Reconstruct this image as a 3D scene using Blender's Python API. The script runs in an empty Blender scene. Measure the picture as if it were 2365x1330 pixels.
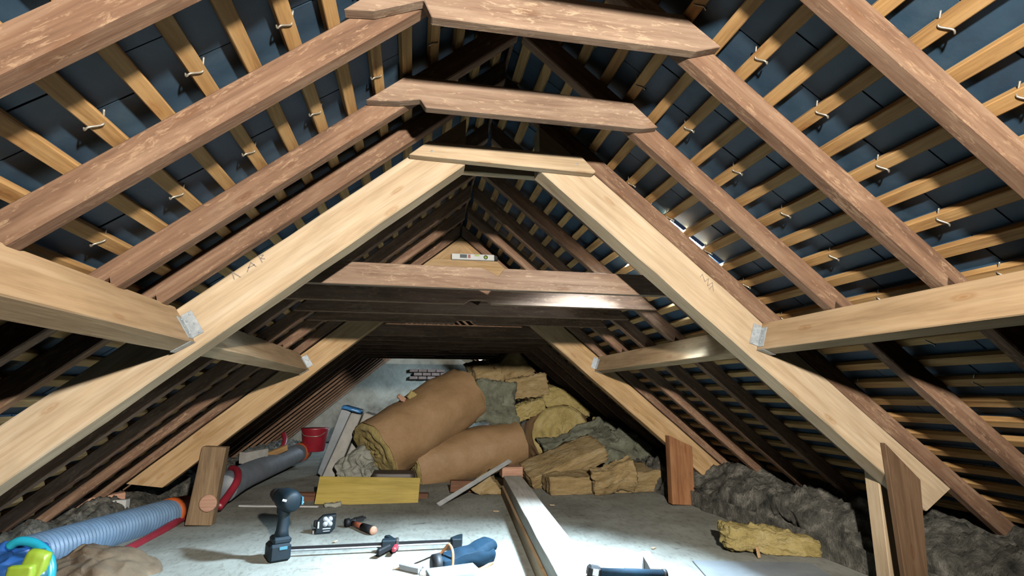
import bpy, bmesh, math, random
from mathutils import Vector, Matrix, noise
random.seed(7)
sc = bpy.context.scene
COL = sc.collection
# ------------------------------------------------------------------ camera
cam_d = bpy.data.cameras.new('camera'); cam = bpy.data.objects.new('camera', cam_d); COL.objects.link(cam)
cam_d.sensor_fit = 'HORIZONTAL'; cam_d.sensor_width = 36; cam_d.lens = 1179.203/2365*36
cam_d.clip_start = .02
PIT, YAW, ROL = .2065, .1873, -.0004
fw = Vector((math.sin(YAW)*math.cos(PIT), math.cos(YAW)*math.cos(PIT), math.sin(PIT)))
rt = Vector((math.cos(YAW), -math.sin(YAW), 0)); up = rt.cross(fw)
m = Matrix((rt, up, -fw)).transposed().to_4x4(); m.translation = (-.4218, 0, 1.0703)
cam.matrix_world = m
sc.camera = cam
# ------------------------------------------------------------------ world, light, exposure
sc.view_settings.view_transform = 'Standard'; sc.view_settings.look = 'None'
sc.cycles.diffuse_bounces = 1; sc.cycles.max_bounces = 6
sc.view_settings.exposure = 0.0; sc.view_settings.gamma = 1; sc.view_settings.use_curve_mapping = False
w = bpy.data.worlds.new('sky'); sc.world = w; w.use_nodes = True
w.node_tree.nodes['Background'].inputs[0].default_value = (.35, .55, 1, 1)
w.node_tree.nodes['Background'].inputs[1].default_value = .05
T = .8421; ZA = 2.4168; AL = math.atan(T); CA = math.cos(AL); SA = math.sin(AL)
def light(name, kind, loc, energy, col, **k):
    d = bpy.data.lights.new(name, kind); d.energy = energy; d.color = col
    for a, b in k.items(): setattr(d, a, b)
    o = bpy.data.objects.new(name, d); COL.objects.link(o); o.location = loc
    return o
lamp = light('work_lamp', 'SPOT', (.0, -.42, 1.85), 490, (1, .92, .82), shadow_soft_size=.045, spot_size=math.radians(140), spot_blend=.4)
lamp.rotation_euler = (math.radians(90+22), 0, 0)
lamp.data.use_nodes = True; lt = lamp.data.node_tree; lf = lt.nodes.new('ShaderNodeLightFalloff'); lf.inputs['Strength'].default_value = 1.0
lt.links.new(lf.outputs['Linear'], lt.nodes['Emission'].inputs['Strength'])
def roof_light(name, s, xc, yc, sx, sy, energy, col, off=.42):
    o = light(name, 'AREA', (0, 0, 0), energy, col, shape='RECTANGLE', size=sx, size_y=sy)
    z = ZA + off/CA - T*xc
    o.matrix_world = Matrix.Translation((s*xc, yc, z)) @ Matrix.Rotation(s*AL, 4, 'Y')
    return o
DAY = (.62, .82, 1.0)
roof_light('daylight_roof_opening_right', 1, 1.18, 3.17, .50, .22, 36, DAY, .38)
roof_light('daylight_slipped_slates', 1, 1.10, 2.53, .34, .05, 75, DAY, .40)
beam = roof_light('daylight_roof_opening_beam', 1, 1.18, 3.17, .50, .22, 1350, DAY, .5)
beam.data.spread = math.radians(92)
def aim(o, p):
    d_ = (Vector(p) - o.matrix_world.translation).normalized()
    b_ = d_.to_track_quat('-Z', 'Y').to_matrix().to_4x4(); b_.translation = o.matrix_world.translation; o.matrix_world = b_
aim(beam, (-.05, 2.9, 0))
roof_light('daylight_gap_back', 1, .95, 11.3, .5, .44, 600, DAY)
OPEN = [(1, .97, 1.25, 2.50, 2.565), (1, .92, 1.42, 3.05, 3.29), (1, .7, 1.2, 11.1, 11.52)]
# ------------------------------------------------------------------ materials
ALB = .34                                  # scales all colours down to weaken bounced light and keep shadows deep
def lin(h):
    v = [int(h[i:i+2], 16)/255 for i in (0, 2, 4)]
    return tuple(ALB*(x/12.92 if x <= .04045 else ((x+.055)/1.055)**2.4) for x in v) + (1,)
class N:
    def __init__(s, name):
        s.m = bpy.data.materials.new(name); s.m.use_nodes = True; s.t = s.m.node_tree
        s.b = s.t.nodes['Principled BSDF']
    def n(s, typ, **k):
        x = s.t.nodes.new(typ)
        for a, v in k.items():
            if a.startswith('i_'):
                key = a[2:]; x.inputs[int(key) if key.isdigit() else key.replace('_', ' ')].default_value = v
            else: setattr(x, a, v)
        return x
    def l(s, a, b): s.t.links.new(a, b)
def ramp(nn, src, stops):
    r = nn.n('ShaderNodeValToRGB'); e = r.color_ramp.elements
    while len(e) < len(stops): e.new(.5)
    for q, (p, c) in zip(e, stops): q.position = p; q.color = c if len(c) == 4 else c+(1,)
    nn.l(src, r.inputs[0]); return r.outputs[0]
def mix(nn, f, a, b, mode='MIX'):
    x = nn.n('ShaderNodeMix', data_type='RGBA', blend_type=mode)
    for sck, v in ((x.inputs[0], f), (x.inputs[6], a), (x.inputs[7], b)):
        if hasattr(v, 'default_value'): nn.l(v, sck)
        else: sck.default_value = v
    return x.outputs[2]
def coords(nn, scale, rnd=True):
    tc = nn.n('ShaderNodeTexCoord'); mp = nn.n('ShaderNodeMapping')
    mp.inputs['Scale'].default_value = scale
    if rnd:
        oi = nn.n('ShaderNodeObjectInfo'); mu = nn.n('ShaderNodeMath', operation='MULTIPLY', i_1=37.0)
        nn.l(oi.outputs['Random'], mu.inputs[0])
        ad = nn.n('ShaderNodeVectorMath', operation='ADD'); nn.l(tc.outputs['Object'], ad.inputs[0]); nn.l(mu.outputs[0], ad.inputs[1])
        nn.l(ad.outputs[0], mp.inputs[0])
    else: nn.l(tc.outputs['Object'], mp.inputs[0])
    return mp.outputs[0]
def noise_t(nn, vec, scale, det=4, rough=.6, dist=0):
    x = nn.n('ShaderNodeTexNoise'); x.inputs['Scale'].default_value = scale; x.inputs['Detail'].default_value = det
    x.inputs['Roughness'].default_value = rough; x.inputs['Distortion'].default_value = dist
    nn.l(vec, x.inputs['Vector']); return x.outputs['Fac']
def bump(nn, h, s, d=.005):
    b = nn.n('ShaderNodeBump'); b.inputs['Strength'].default_value = s; b.inputs['Distance'].default_value = d
    nn.l(h, b.inputs['Height']); nn.l(b.outputs[0], nn.b.inputs['Normal'])
def wood(name, dark, mid, light_, fleck=None, knots=True, gs=1.0, rough=.75, fl=.58):
    nn = N(name)
    v = coords(nn, (1.1*gs, 13*gs, 13*gs))
    g1 = noise_t(nn, v, 1.6, 6, .65, .6)
    v2 = coords(nn, (2.0*gs, 45*gs, 45*gs)); g2 = noise_t(nn, v2, 2.0, 4, .6)
    c = ramp(nn, g1, [(.28, lin(dark)), (.5, lin(mid)), (.72, lin(light_))])
    c2 = ramp(nn, g2, [(.35, (.74, .72, .70)), (.6, (1.04, 1.04, 1.04))])
    c = mix(nn, .55, c, c2, 'MULTIPLY')
    v3 = coords(nn, (1.0, 1.0, 1.0)); g3 = noise_t(nn, v3, 2.2, 3)
    c = mix(nn, .5, c, ramp(nn, g3, [(.3, (.72, .70, .68)), (.7, (1.12, 1.1, 1.08))]), 'MULTIPLY')
    if knots:
        vk = coords(nn, (1.5, 4.6, 4.6)); vo = nn.n('ShaderNodeTexVoronoi'); vo.inputs['Scale'].default_value = 2.1
        nn.l(vk, vo.inputs['Vector'])
        k = ramp(nn, vo.outputs['Distance'], [(.04, (1, 1, 1)), (.07, (.4, .4, .4)), (.10, (.75, .75, .75)), (.17, (0, 0, 0))])
        c = mix(nn, k, c, mix(nn, .8, c, (.72, .56, .42, 1), 'MULTIPLY'))
    if fleck:
        vf = coords(nn, (5, 22, 22)); gf = noise_t(nn, vf, 3.2, 8, .75, .6)
        gm = noise_t(nn, coords(nn, (1, 2, 2)), 3.0, 2)
        mk = nn.n('ShaderNodeMath', operation='ADD'); nn.l(gf, mk.inputs[0])
        mm = nn.n('ShaderNodeMath', operation='MULTIPLY', i_1=.25); nn.l(gm, mm.inputs[0]); nn.l(mm.outputs[0], mk.inputs[1])
        f = ramp(nn, mk.outputs[0], [(fl+.12, (0, 0, 0)), (fl+.2, (.7, .7, .7))])
        c = mix(nn, f, c, lin(fleck))
    nn.l(c, nn.b.inputs['Base Color']); nn.b.inputs['Roughness'].default_value = rough
    nn.b.inputs['Specular IOR Level'].default_value = .15
    bump(nn, g2, .35, .003); return nn.m
def rough_mat(name, stops, scale=6, det=8, bs=.6, bd=.01, rough=.95, stretch=(1, 1, 1), spec=.1):
    nn = N(name); v = coords(nn, stretch); g = noise_t(nn, v, scale, det, .68, .4)
    c = ramp(nn, g, [(p, lin(h)) for p, h in stops])
    nn.l(c, nn.b.inputs['Base Color']); nn.b.inputs['Roughness'].default_value = rough
    nn.b.inputs['Specular IOR Level'].default_value = spec
    g2 = noise_t(nn, v, scale*5, 6, .7); bump(nn, g2, bs, bd); return nn.m
def plain(name, hexc, rough=.5, metal=0, var=.18, scale=9, spec=.5):
    nn = N(name); g = noise_t(nn, coords(nn, (1, 1, 1)), scale, 4)
    c = mix(nn, 1.0, lin(hexc), ramp(nn, g, [(.3, (1-var,)*3), (.7, (1+var,)*3)]), 'MULTIPLY')
    nn.l(c, nn.b.inputs['Base Color']); nn.b.inputs['Roughness'].default_value = rough
    nn.b.inputs['Metallic'].default_value = metal; nn.b.inputs['Specular IOR Level'].default_value = spec
    return nn.m
M = {}
M['new'] = wood('new_pine', 'b8935f', 'd4b183', 'e0c297', gs=.8)
M['newb'] = wood('new_pine_pale', 'c8ae8c', 'dec7a5', 'e9d7ba', gs=.8)
M['daylitw'] = wood('daylight_whitened_pine', 'c9c2b4', 'dcd8cd', 'e9e6dd', gs=.7)  # pale pine with the daylight on it put into a whiter colour
M['purlin'] = wood('purlin_pine', 'b29470', 'd0b18a', 'ddc29d', gs=.7)
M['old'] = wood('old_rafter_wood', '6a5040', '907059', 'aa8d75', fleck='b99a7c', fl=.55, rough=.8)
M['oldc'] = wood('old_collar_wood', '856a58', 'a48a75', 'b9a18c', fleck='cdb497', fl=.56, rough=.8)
M['batten'] = wood('batten_wood', 'a67c4c', 'd2a66c', 'e2ba82', gs=1.2)
M['post'] = wood('post_wood', '75604a', '977e60', 'b09676')
M['post_d'] = wood('dim_post_wood', '5e4834', '7c624a', '91755b')
M['post_r'] = wood('red_post_wood', '86583a', 'ab7850', 'c08f66')
M['brownw'] = wood('dark_offcut_wood', '5a3f31', '7d5843', '94694f')
M['pinkw'] = wood('cut_end_wood', 'b58870', 'd2a48a', 'e2bca2', knots=False)
M['yellow'] = wood('yellow_shuttering', 'a89440', 'c4ae55', 'd2be68', knots=False, gs=.6, rough=.55)
M['slate'] = rough_mat('slate', [(.3, '1f3a50'), (.55, '304f66'), (.75, '4c6778')], scale=2.6, bs=.25, bd=.004, rough=.6, spec=.4)
M['slate_d'] = M['slate']
nn = N('dusty_floor_boards'); v_ = coords(nn, (1, 1, 1), False)
c_ = ramp(nn, noise_t(nn, v_, 1.5, 9, .66, .4), [(.3, lin('86867c')), (.48, lin('a4a59b')), (.62, lin('b6b8ae')), (.78, lin('c6c7bf'))])
c_ = mix(nn, .8, c_, ramp(nn, noise_t(nn, coords(nn, (9, 3, 3), False), 3.5, 8, .7, .5), [(.34, (.62, .60, .56)), (.5, (1, 1, 1))]), 'MULTIPLY')
c_ = mix(nn, ramp(nn, noise_t(nn, coords(nn, (1.2, 3.5, 1), False), 1.9, 5, .7), [(.63, (0, 0, 0)), (.72, (.75,)*3)]), c_, lin('5a5048'))
nn.l(c_, nn.b.inputs['Base Color']); nn.b.inputs['Roughness'].default_value = .92; nn.b.inputs['Specular IOR Level'].default_value = .1
bump(nn, noise_t(nn, v_, 14, 8, .7), .35, .006); M['floor'] = nn.m
M['wall'] = rough_mat('render_wall', [(.28, '6e6a60'), (.45, '96958a'), (.7, 'b2b2a6')], scale=2.2, bs=.6, bd=.02)
M['dark_wall'] = rough_mat('dark_masonry', [(.3, '2e2b28'), (.7, '4a4540')], scale=4)
M['brickst'] = rough_mat('brown_stain', [(.3, '7a6258'), (.7, 'a08a7e')], scale=7)
M['kraft'] = rough_mat('kraft_paper', [(.3, '9c7c56'), (.5, 'ad8b63'), (.75, 'bb9a74')], scale=1.8, bs=.5, bd=.02, rough=.6, spec=.25)
M['wooly'] = rough_mat('yellow_wool', [(.25, 'a08f58'), (.5, 'ccb878'), (.75, 'e0d09c')], scale=7, bs=1.0, bd=.02)
M['woolt'] = rough_mat('tan_wool', [(.25, '947b52'), (.5, 'c2a878'), (.75, 'dac59c')], scale=7, bs=1.0, bd=.02, stretch=(.6, .6, 2.2))
M['woolg'] = rough_mat('grey_wool', [(.25, '5c5f50'), (.5, '878a77'), (.75, 'a9ab97')], scale=6, bs=1.0, bd=.02)
M['rubble'] = rough_mat('eaves_rubble', [(.3, '3c403c'), (.5, '7c7b72'), (.62, 'aaa69b'), (.74, 'd0ccc2')], scale=9, bs=1.0, bd=.03)
M['foam'] = rough_mat('white_foam', [(.3, 'a9a8a2'), (.7, 'c9c8c2')], scale=10, bs=.2, bd=.003, rough=.8)
M['foamb'] = plain('grey_foil', '77828a', .4)
M['blue_film'] = plain('blue_film', '4a90d0', .3)
M['white_film'] = rough_mat('white_plastic', [(.3, '8f9286'), (.6, 'bcbeb0'), (.8, 'dcdccf')], scale=6, bs=.9, bd=.02, rough=.4, spec=.4)
M['steel'] = plain('galvanised_steel', 'c4ced4', .4, .3, .25, 30)
M['alu'] = plain('grey_metal', 'dfe4e4', .4, .3)
M['black'] = plain('black_plastic', '181b1e', .6, spec=.2)
M['teal'] = plain('dark_teal_plastic', '0f242e', .6, spec=.2)
M['tealb'] = plain('bright_teal_plastic', '3f7f92', .4)
M['label'] = plain('pale_label', 'cfe0ee', .4, var=.05)
M['orange'] = plain('orange_plastic', 'd0642a', .45)
M['duct'] = plain('blue_grey_duct', '6f8fae', .5)
M['ductg'] = plain('grey_duct', '6d7680', .55)
M['red'] = plain('red_hose', 'a3293c', .45)
M['bucket'] = plain('red_bucket', 'a51c30', .45)
M['cyan'] = plain('cyan_plastic', '28b4cf', .3)
M['bluef'] = plain('blue_fabric', '2a68b8', .5)
M['lime'] = plain('lime_plastic', 'a4c23a', .4)
M['sack'] = rough_mat('brown_sack', [(.3, '5f5244'), (.6, '85745f'), (.8, 'a39580')], scale=5, bs=.6, bd=.01)
M['navyf'] = rough_mat('navy_fabric', [(.3, '0d2230'), (.6, '143448'), (.8, '1f485f')], scale=8, bs=.3, bd=.004, rough=.8)
M['trim'] = plain('orange_trim', 'c98a55', .6)
M['skin_h'] = plain('hammer_wood', '9a5236', .5)
M['rubber'] = plain('dark_rubber', '2a2523', .7)
M['dkbrown'] = plain('dark_brown_tray', '33261f', .6)
M['white'] = plain('white_paint', 'd5d8d6', .5, var=.08)
M['lcd'] = plain('grey_display', '55646a', .25, var=.05)
M['pencil'] = plain('pencil_graphite', '9c8f82', .6)
M['wire'] = plain('bright_wire', 'c9c0ae', .35, .6)
M['pale'] = rough_mat('pale_sheet', [(.3, '8d959a'), (.7, 'a9b0b3')], scale=3, bs=.1)
# ------------------------------------------------------------------ helpers
def WM(o):
    return (WM(o.parent) @ o.matrix_parent_inverse @ o.matrix_basis) if o.parent else o.matrix_basis.copy()
def link(name, me, mat, mw=None, parent=None):
    o = bpy.data.objects.new(name, me); COL.objects.link(o)
    if mat is not None and not me.materials: me.materials.append(mat)
    if mw is not None: o.matrix_basis = mw
    if parent is not None:
        o.parent = parent; o.matrix_parent_inverse = WM(parent).inverted()
    return o
def fin(bm, name, mat, mw=None, parent=None, smooth=False):
    bmesh.ops.recalc_face_normals(bm, faces=bm.faces)
    me = bpy.data.meshes.new(name); bm.to_mesh(me); bm.free()
    if smooth:
        for p in me.polygons: p.use_smooth = True
    return link(name, me, mat, mw, parent)
def tag(o, label, cat, group=None):
    o['label'] = label; o['category'] = cat
    if group: o['group'] = group
    return o
def empty(name, loc, label, cat, group=None):
    o = bpy.data.objects.new(name, None); COL.objects.link(o); o.location = loc; o.empty_display_size = .05
    return tag(o, label, cat, group)
def frame(p0, p1, upv=(0, 0, 1)):
    p0, p1 = Vector(p0), Vector(p1); x = (p1-p0).normalized(); z = Vector(upv); z = (z - x*z.dot(x)).normalized(); y = z.cross(x)
    mm = Matrix((x, y, z)).transposed().to_4x4(); mm.translation = p0
    return mm, (p1-p0).length
def bev(bm, r, seg=1):
    if r > 0: bmesh.ops.bevel(bm, geom=[e for e in bm.edges], offset=r, segments=seg, affect='EDGES', profile=.6, clamp_overlap=True)
def member(name, mat, p0, p1, w_, h_, upv=(0, 0, 1), parent=None, sh0=0, sh1=0, r=.004, n=10, jit=.0015, seed=None, notch=None):
    mm, L = frame(p0, p1, upv); bm = bmesh.new()
    rnd = random.Random(seed if seed is not None else hash((round(p0[0], 3), round(p0[1], 3), round(p1[0], 3))) & 9999)
    rows = []
    prof = [(-w_/2+r, -h_/2), (w_/2-r, -h_/2), (w_/2, -h_/2+r), (w_/2, h_/2-r), (w_/2-r, h_/2), (-w_/2+r, h_/2), (-w_/2, h_/2-r), (-w_/2, -h_/2+r)]
    us = [i/n for i in range(n+1)]
    if notch:
        na, nb, nz = notch; us = sorted([u for u in us if not na-.03 < u*L < nb+.03] + [(na-.001)/L, na/L, nb/L, (nb+.001)/L])
    for i, u in enumerate(us):
        rows.append([])
        for (y, z) in prof:
            if notch and na-.0005 < u*L < nb+.0005 and z < nz: z = nz + (r if z > -h_/2 else 0)
            x = u*L + (sh0*(1-u) + sh1*u)*z
            j = jit if 0 < i < len(us)-1 and not notch else 0
            rows[-1].append(bm.verts.new((x, y+rnd.uniform(-j, j), z+rnd.uniform(-j, j))))
    for a, b in zip(rows, rows[1:]):
        for k in range(8): bm.faces.new((a[k], a[(k+1) % 8], b[(k+1) % 8], b[k]))
    bm.faces.new(rows[0]); bm.faces.new(rows[-1][::-1])
    return fin(bm, name, mat, mm, parent)
def box(name, mat, c, s, rot=None, parent=None, r=.004):
    bm = bmesh.new(); bmesh.ops.create_cube(bm, size=1)
    for v in bm.verts: v.co = Vector((v.co.x*s[0], v.co.y*s[1], v.co.z*s[2]))
    bev(bm, min(r, min(s)*.3))
    mm = Matrix.Translation(c)
    if rot is not None: mm = mm @ rot
    return fin(bm, name, mat, mm, parent)
def prism(name, mat, poly, y0, y1, parent=None, r=.003, vert=False):
    cx = sum(p[0] for p in poly)/len(poly); cz = sum(p[1] for p in poly)/len(poly); bm = bmesh.new()
    a = [bm.verts.new((z-cz, y0-y1, cx-x) if vert else (x-cx, y0-y1, z-cz)) for x, z in poly]; f = bm.faces.new(a)
    ex = bmesh.ops.extrude_face_region(bm, geom=[f])
    for v in ex['geom']:
        if isinstance(v, bmesh.types.BMVert): v.co.y = 0
    bev(bm, r)
    rot_ = Matrix(((0, 0, -1, 0), (0, 1, 0, 0), (1, 0, 0, 0), (0, 0, 0, 1))) if vert else Matrix()
    return fin(bm, name, mat, Matrix.Translation((cx, y1, cz)) @ rot_, parent)
def tube(name, mat, pts, rad, parent=None, seg=12, caps=True, smooth=True, origin=None):
    P = [Vector(p) for p in pts]; R = rad if isinstance(rad, (list, tuple)) else [rad]*len(P)
    o = Vector(origin) if origin is not None else P[0].copy(); bm = bmesh.new(); rings = []; prev = None
    for i, p in enumerate(P):
        d = (P[min(i+1, len(P)-1)] - P[max(i-1, 0)]).normalized()
        if prev is None:
            a = Vector((0, 0, 1)) if abs(d.z) < .9 else Vector((1, 0, 0)); a = (a - d*a.dot(d)).normalized()
        else: a = (prev - d*prev.dot(d)).normalized()
        prev = a; b = d.cross(a)
        rings.append([bm.verts.new(p - o + (a*math.cos(t) + b*math.sin(t))*R[i]) for t in [2*math.pi*k/seg for k in range(seg)]])
    for u, v in zip(rings, rings[1:]):
        for k in range(seg): bm.faces.new((u[k], u[(k+1) % seg], v[(k+1) % seg], v[k]))
    if caps: bm.faces.new(rings[0]); bm.faces.new(rings[-1][::-1])
    return fin(bm, name, mat, Matrix.Translation(o), parent, smooth)
def smooth_path(pts, k=8):
    P = [Vector(p) for p in pts]; out = []
    for i in range(len(P)-1):
        a, b, c, d = P[max(i-1, 0)], P[i], P[i+1], P[min(i+2, len(P)-1)]
        for j in range(k):
            t = j/k; out.append(.5*((2*b) + (c-a)*t + (2*a-5*b+4*c-d)*t*t + (3*b-a-3*c+d)*t**3))
    out.append(P[-1]); return out
def nvec(p):
    return Vector((noise.noise(p), noise.noise(p+Vector((31.7, 11.3, 5.9))), noise.noise(p+Vector((7.1, 53.3, 17.9)))))
def lump(name, mat, c, s, rot=(0, 0, 0), amp=.12, fr=3.0, seed=0, kind='box', cuts=14, parent=None, fine=.02, sq=.25, smooth=True):
    """an irregular soft body: a subdivided box or ball pushed about by noise"""
    bm = bmesh.new()
    if kind == 'box':
        bmesh.ops.create_cube(bm, size=2); bmesh.ops.subdivide_edges(bm, edges=bm.edges[:], cuts=cuts, use_grid_fill=True)
        for v in bm.verts:
            n = v.co.normalized(); mx = max(abs(v.co.x), abs(v.co.y), abs(v.co.z)); v.co = v.co*(1-sq) + n*mx*1.2*sq
    else: bmesh.ops.create_icosphere(bm, subdivisions=cuts, radius=1)
    sv = Vector((seed*3.17, seed*7.31, seed*1.73)); S = Vector((s[0]/2, s[1]/2, s[2]/2))
    mn = min(s)
    for v in bm.verts:
        p = Vector((v.co.x*S.x, v.co.y*S.y, v.co.z*S.z)); n = v.co.normalized()
        q = p*fr + sv
        d = nvec(q)*amp*mn + nvec(q*4.1)*amp*.35*mn
        d += n*(noise.turbulence(q*7, 3, True)-.5)*fine
        v.co = p + d
    e = Matrix.Rotation(math.radians(rot[2]), 4, 'Z') @ Matrix.Rotation(math.radians(rot[1]), 4, 'Y') @ Matrix.Rotation(math.radians(rot[0]), 4, 'X')
    return fin(bm, name, mat, Matrix.Translation(c) @ e, parent, smooth)
def PB(a, b, pad=0):                       # box centre and size from two opposite corners in one upright plane
    a, b = Vector(a), Vector(b); c = (a+b)/2
    return c, abs(a.x-b.x), abs(a.z-b.z)
def ordn(i): return ['first', 'second', 'third', 'fourth', 'fifth', 'sixth', 'seventh', 'eighth', 'ninth', 'tenth', 'eleventh', 'twelfth', 'thirteenth', 'fourteenth', 'fifteenth', 'sixteenth', 'seventeenth'][i]
def rz(xa, off): return ZA + off/CA - T*xa
# ------------------------------------------------------------------ the setting
YF, YB = -5.0, 12.6
bm = bmesh.new()
nx, ny = 36, 72; grid = []
for j in range(ny+1):
    grid.append([])
    for i in range(nx+1):
        x = -3.6 + 7.2*i/nx; y = YF + (YB-YF)*j/ny
        grid[-1].append(bm.verts.new((x, y, 0)))
for j in range(ny):
    for i in range(nx): bm.faces.new((grid[j][i], grid[j][i+1], grid[j+1][i+1], grid[j+1][i]))
ex = bmesh.ops.extrude_face_region(bm, geom=bm.faces[:])
for v in ex['geom']:
    if isinstance(v, bmesh.types.BMVert): v.co.z = -.04
floor = fin(bm, 'floor', M['floor']); floor['kind'] = 'structure'
def gable(name, y0, y1, mat, bumpy):
    bm = bmesh.new(); n = 40; rows = []
    for j in range(n+1):
        z = 2.9*j/n; half = (ZA + .42/CA - z)/T if z < 2.9 else .02
        half = max(.02, min(3.6, half)); rows.append([])
        for i in range(n+1):
            x = -half + 2*half*i/n
            d = (noise.noise((x*2.1, z*2.1, 3))*.05 + noise.noise((x*7, z*7, 1))*.02) if bumpy else 0
            rows[-1].append(bm.verts.new((x, y0 - d, z)))
    for a, b in zip(rows, rows[1:]):
        for i in range(n): bm.faces.new((a[i], a[i+1], b[i+1], b[i]))
    ex = bmesh.ops.extrude_face_region(bm, geom=bm.faces[:])
    for v in ex['geom']:
        if isinstance(v, bmesh.types.BMVert): v.co.y = y1
    o = fin(bm, name, mat, None, None, True); o['kind'] = 'structure'; return o
wall_back = gable('wall_back', YB, YB+.2, M['wall'], True)
wall_front = gable('wall_front', YF, YF-.2, M['dark_wall'], False)
# stained patch of bare brick in the back wall, bricks proud of the render
for k in range(11):
    bx = (-0.133, 12.500, 1.699); r_, c_ = divmod(k, 4)
    box('brick', M['brickst'], (bx[0]-.3+.21*c_+(.1 if r_ % 2 else 0), 12.57, bx[2]-.06-.085*r_), (.195, .09, .07), parent=wall_back, r=.008)
XB = [.062 + .108*j for j in range(33)]
def in_open(s, x, y, px=0, py=0):
    return any(s == o[0] and o[1]-px < x < o[2]+px and o[3]-py < y < o[4]+py for o in OPEN)
def slate_verts(s, xk, y0, y1, jit):
    g = .108
    xs = (xk + .10*g, xk + 2.3*g); offs = (.333+jit, .353+jit)
    out = []
    for th in (0, .006):
        for x, of in zip(xs, offs):
            for y in (y0, y1): out.append((s*x, y, rz(x, of+th)))
    return out
FACES = [(0, 1, 3, 2), (4, 6, 7, 5), (0, 4, 5, 1), (2, 3, 7, 6), (0, 2, 6, 4), (1, 5, 7, 3)]
for s, side in ((-1, 'left'), (1, 'right')):
    SW = .47; big_v, big_f = [], []; own = []
    rnd = random.Random(5+s)
    for k, xk in enumerate([XB[0]-.108]+XB):
        ph = 1.38 + (0 if (k % 2) == (s < 0) else -.125) + (.015 if s < 0 else 0)
        j0 = int(math.floor((YF-ph)/SW))
        y = ph + j0*SW
        while y < YB:
            y0, y1 = y+.003, y+SW-.003
            spans = [(y0, y1)]
            for o_ in OPEN:                 # slates beside an opening are cut to its edge
                if o_[0] == s and o_[1] - .2 < xk < o_[2] - .03:
                    spans = [q for a_, b_ in spans for q in ((a_, min(b_, o_[3])), (max(a_, o_[4]), b_)) if q[1] - q[0] > .004]
            for a_, b_ in spans:
                v = slate_verts(s, max(xk, -.012), a_, b_, rnd.uniform(0, .003))
                if .40 < y0 < 5.7 and 1 <= k <= 24: own.append(v)
                else:
                    b0 = len(big_v); big_v += v; big_f += [tuple(b0+i for i in f) for f in FACES]
            y += SW
    me = bpy.data.meshes.new('ceiling_'+side); me.from_pydata(big_v, [], big_f)
    roof = link('ceiling_'+side, me, M['slate']); roof['kind'] = 'structure'
    assert len(own) <= 300, len(own)
    for v in own:
        c = Vector([sum(q[i] for q in v)/8 for i in range(3)])
        me = bpy.data.meshes.new('slate'); me.from_pydata([Vector(q)-c for q in v], [], FACES)
        link('slate', me, M['slate'], Matrix.Translation(c), roof)
    for i, xb in enumerate(XB):
        # battens: each runs the length of the roof, jointed over the rafters
        xc = xb + .010
        p0 = (s*xc, YF, rz(xc, .316)); p1 = (s*xc, YB, rz(xc, .316))
        member('batten', M['batten'], p0, p1, .046, .03, (s*SA, 0, CA), roof, r=.003, n=22, jit=.001, seed=i*3+s)
    # wire slate hooks over every second batten
    for yh in ((.95, 1.38, 1.86, 2.47) if s > 0 else (.96, 1.385, 1.865)):
        for i in range(0, 20, 2):
            xh = XB[i] + .0 + .108*((0 if s > 0 else 1)) - (.0)
            if xh > 2.3: continue
            def hp(du, dy, of): return (s*(xh+du*CA), yh+dy, rz(xh+du*CA, of))
            pts = [hp(-.016, -.008, .322), hp(-.011, .004, .306), hp(-.007, .009, .2995), hp(.020, -.008, .2985), hp(.034, -.003, .3), hp(.040, .0, .312)]
            tube('hook', M['wire'], smooth_path(pts, 4), .0028, roof, 6)
# ------------------------------------------------------------------ old rafters
PUR = {-1: (.57, 1.378, 1.299, .187, .085), 1: (.33, 1.397, 1.310, .155, .08)}   # tilt, inner corner, depth, width
def rafter(name, mat, s, y0, y1, o0, o1, xa, xb, label, group=None, parent=None, sh1=0, n=14, jit=.002, notch=False):
    oc = (o0+o1)/2
    p0 = (s*xa, (y0+y1)/2, rz(xa, oc)); p1 = (s*xb, (y0+y1)/2, rz(xb, oc))
    nt = None
    if notch:                               # cut over the purlin
        ui = lambda x, z: (x-xa)*CA - (z-rz(xa, oc))*SA
        th_, px_, pz_, pd_, pw_ = PUR[s]
        ub = ui(px_+pd_*math.sin(th_), pz_+pd_*math.cos(th_))
        nt = (ub-.004, ub+pw_*math.cos(AL-th_)+.03, .248-oc)
    o = member(name, mat, p0, p1, y1-y0, o1-o0, (s*SA, 0, CA), parent, -T, sh1, r=.005, n=n, jit=jit, notch=nt)
    if label: tag(o, label, 'rafter', group)
    return o
RY = [1.025, 1.485, 2.0, None, 2.98, 3.5, 4.0, 4.5, 5.06] + [5.55+.5*k for k in range(14)]
for k, y in enumerate(RY):
    for s, side in ((-1, 'left'), (1, 'right')):
        if y is None:
            yy = 2.34 if s < 0 else 2.482
            lab = 'old brown rafter on the %s slope, lying against the big new rafter nearest the camera' % side
        else:
            yy = y
            if k < 3: lab = 'old brown rafter with pale scuffs on the %s slope, %s from the camera' % (side, ['nearest', 'second', 'third'][k])
            elif k < 8: lab = 'old dark rafter on the %s slope, %s beyond the near new truss' % (side, ordn(k-4))
            elif k == 8: lab = 'old rafter on the %s slope above the far new truss' % side
            else: lab = 'dark old rafter on the %s slope, %s past the far new truss' % (side, ordn(k-9))
        rafter('rafter', M['old'], s, yy, yy+.058, .206, .300, .012, 3.2, lab, 'old rafters', notch=(yy < 5.0 and not (s > 0 and y is None)))
ridge = member('ridge_board', M['old'], (0, YF, rz(0, .305)+.02), (0, YB, rz(0, .305)+.02), .02, .09, n=30)
tag(ridge, 'dark ridge board along the top of the roof where the rafters meet', 'beam')
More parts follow.
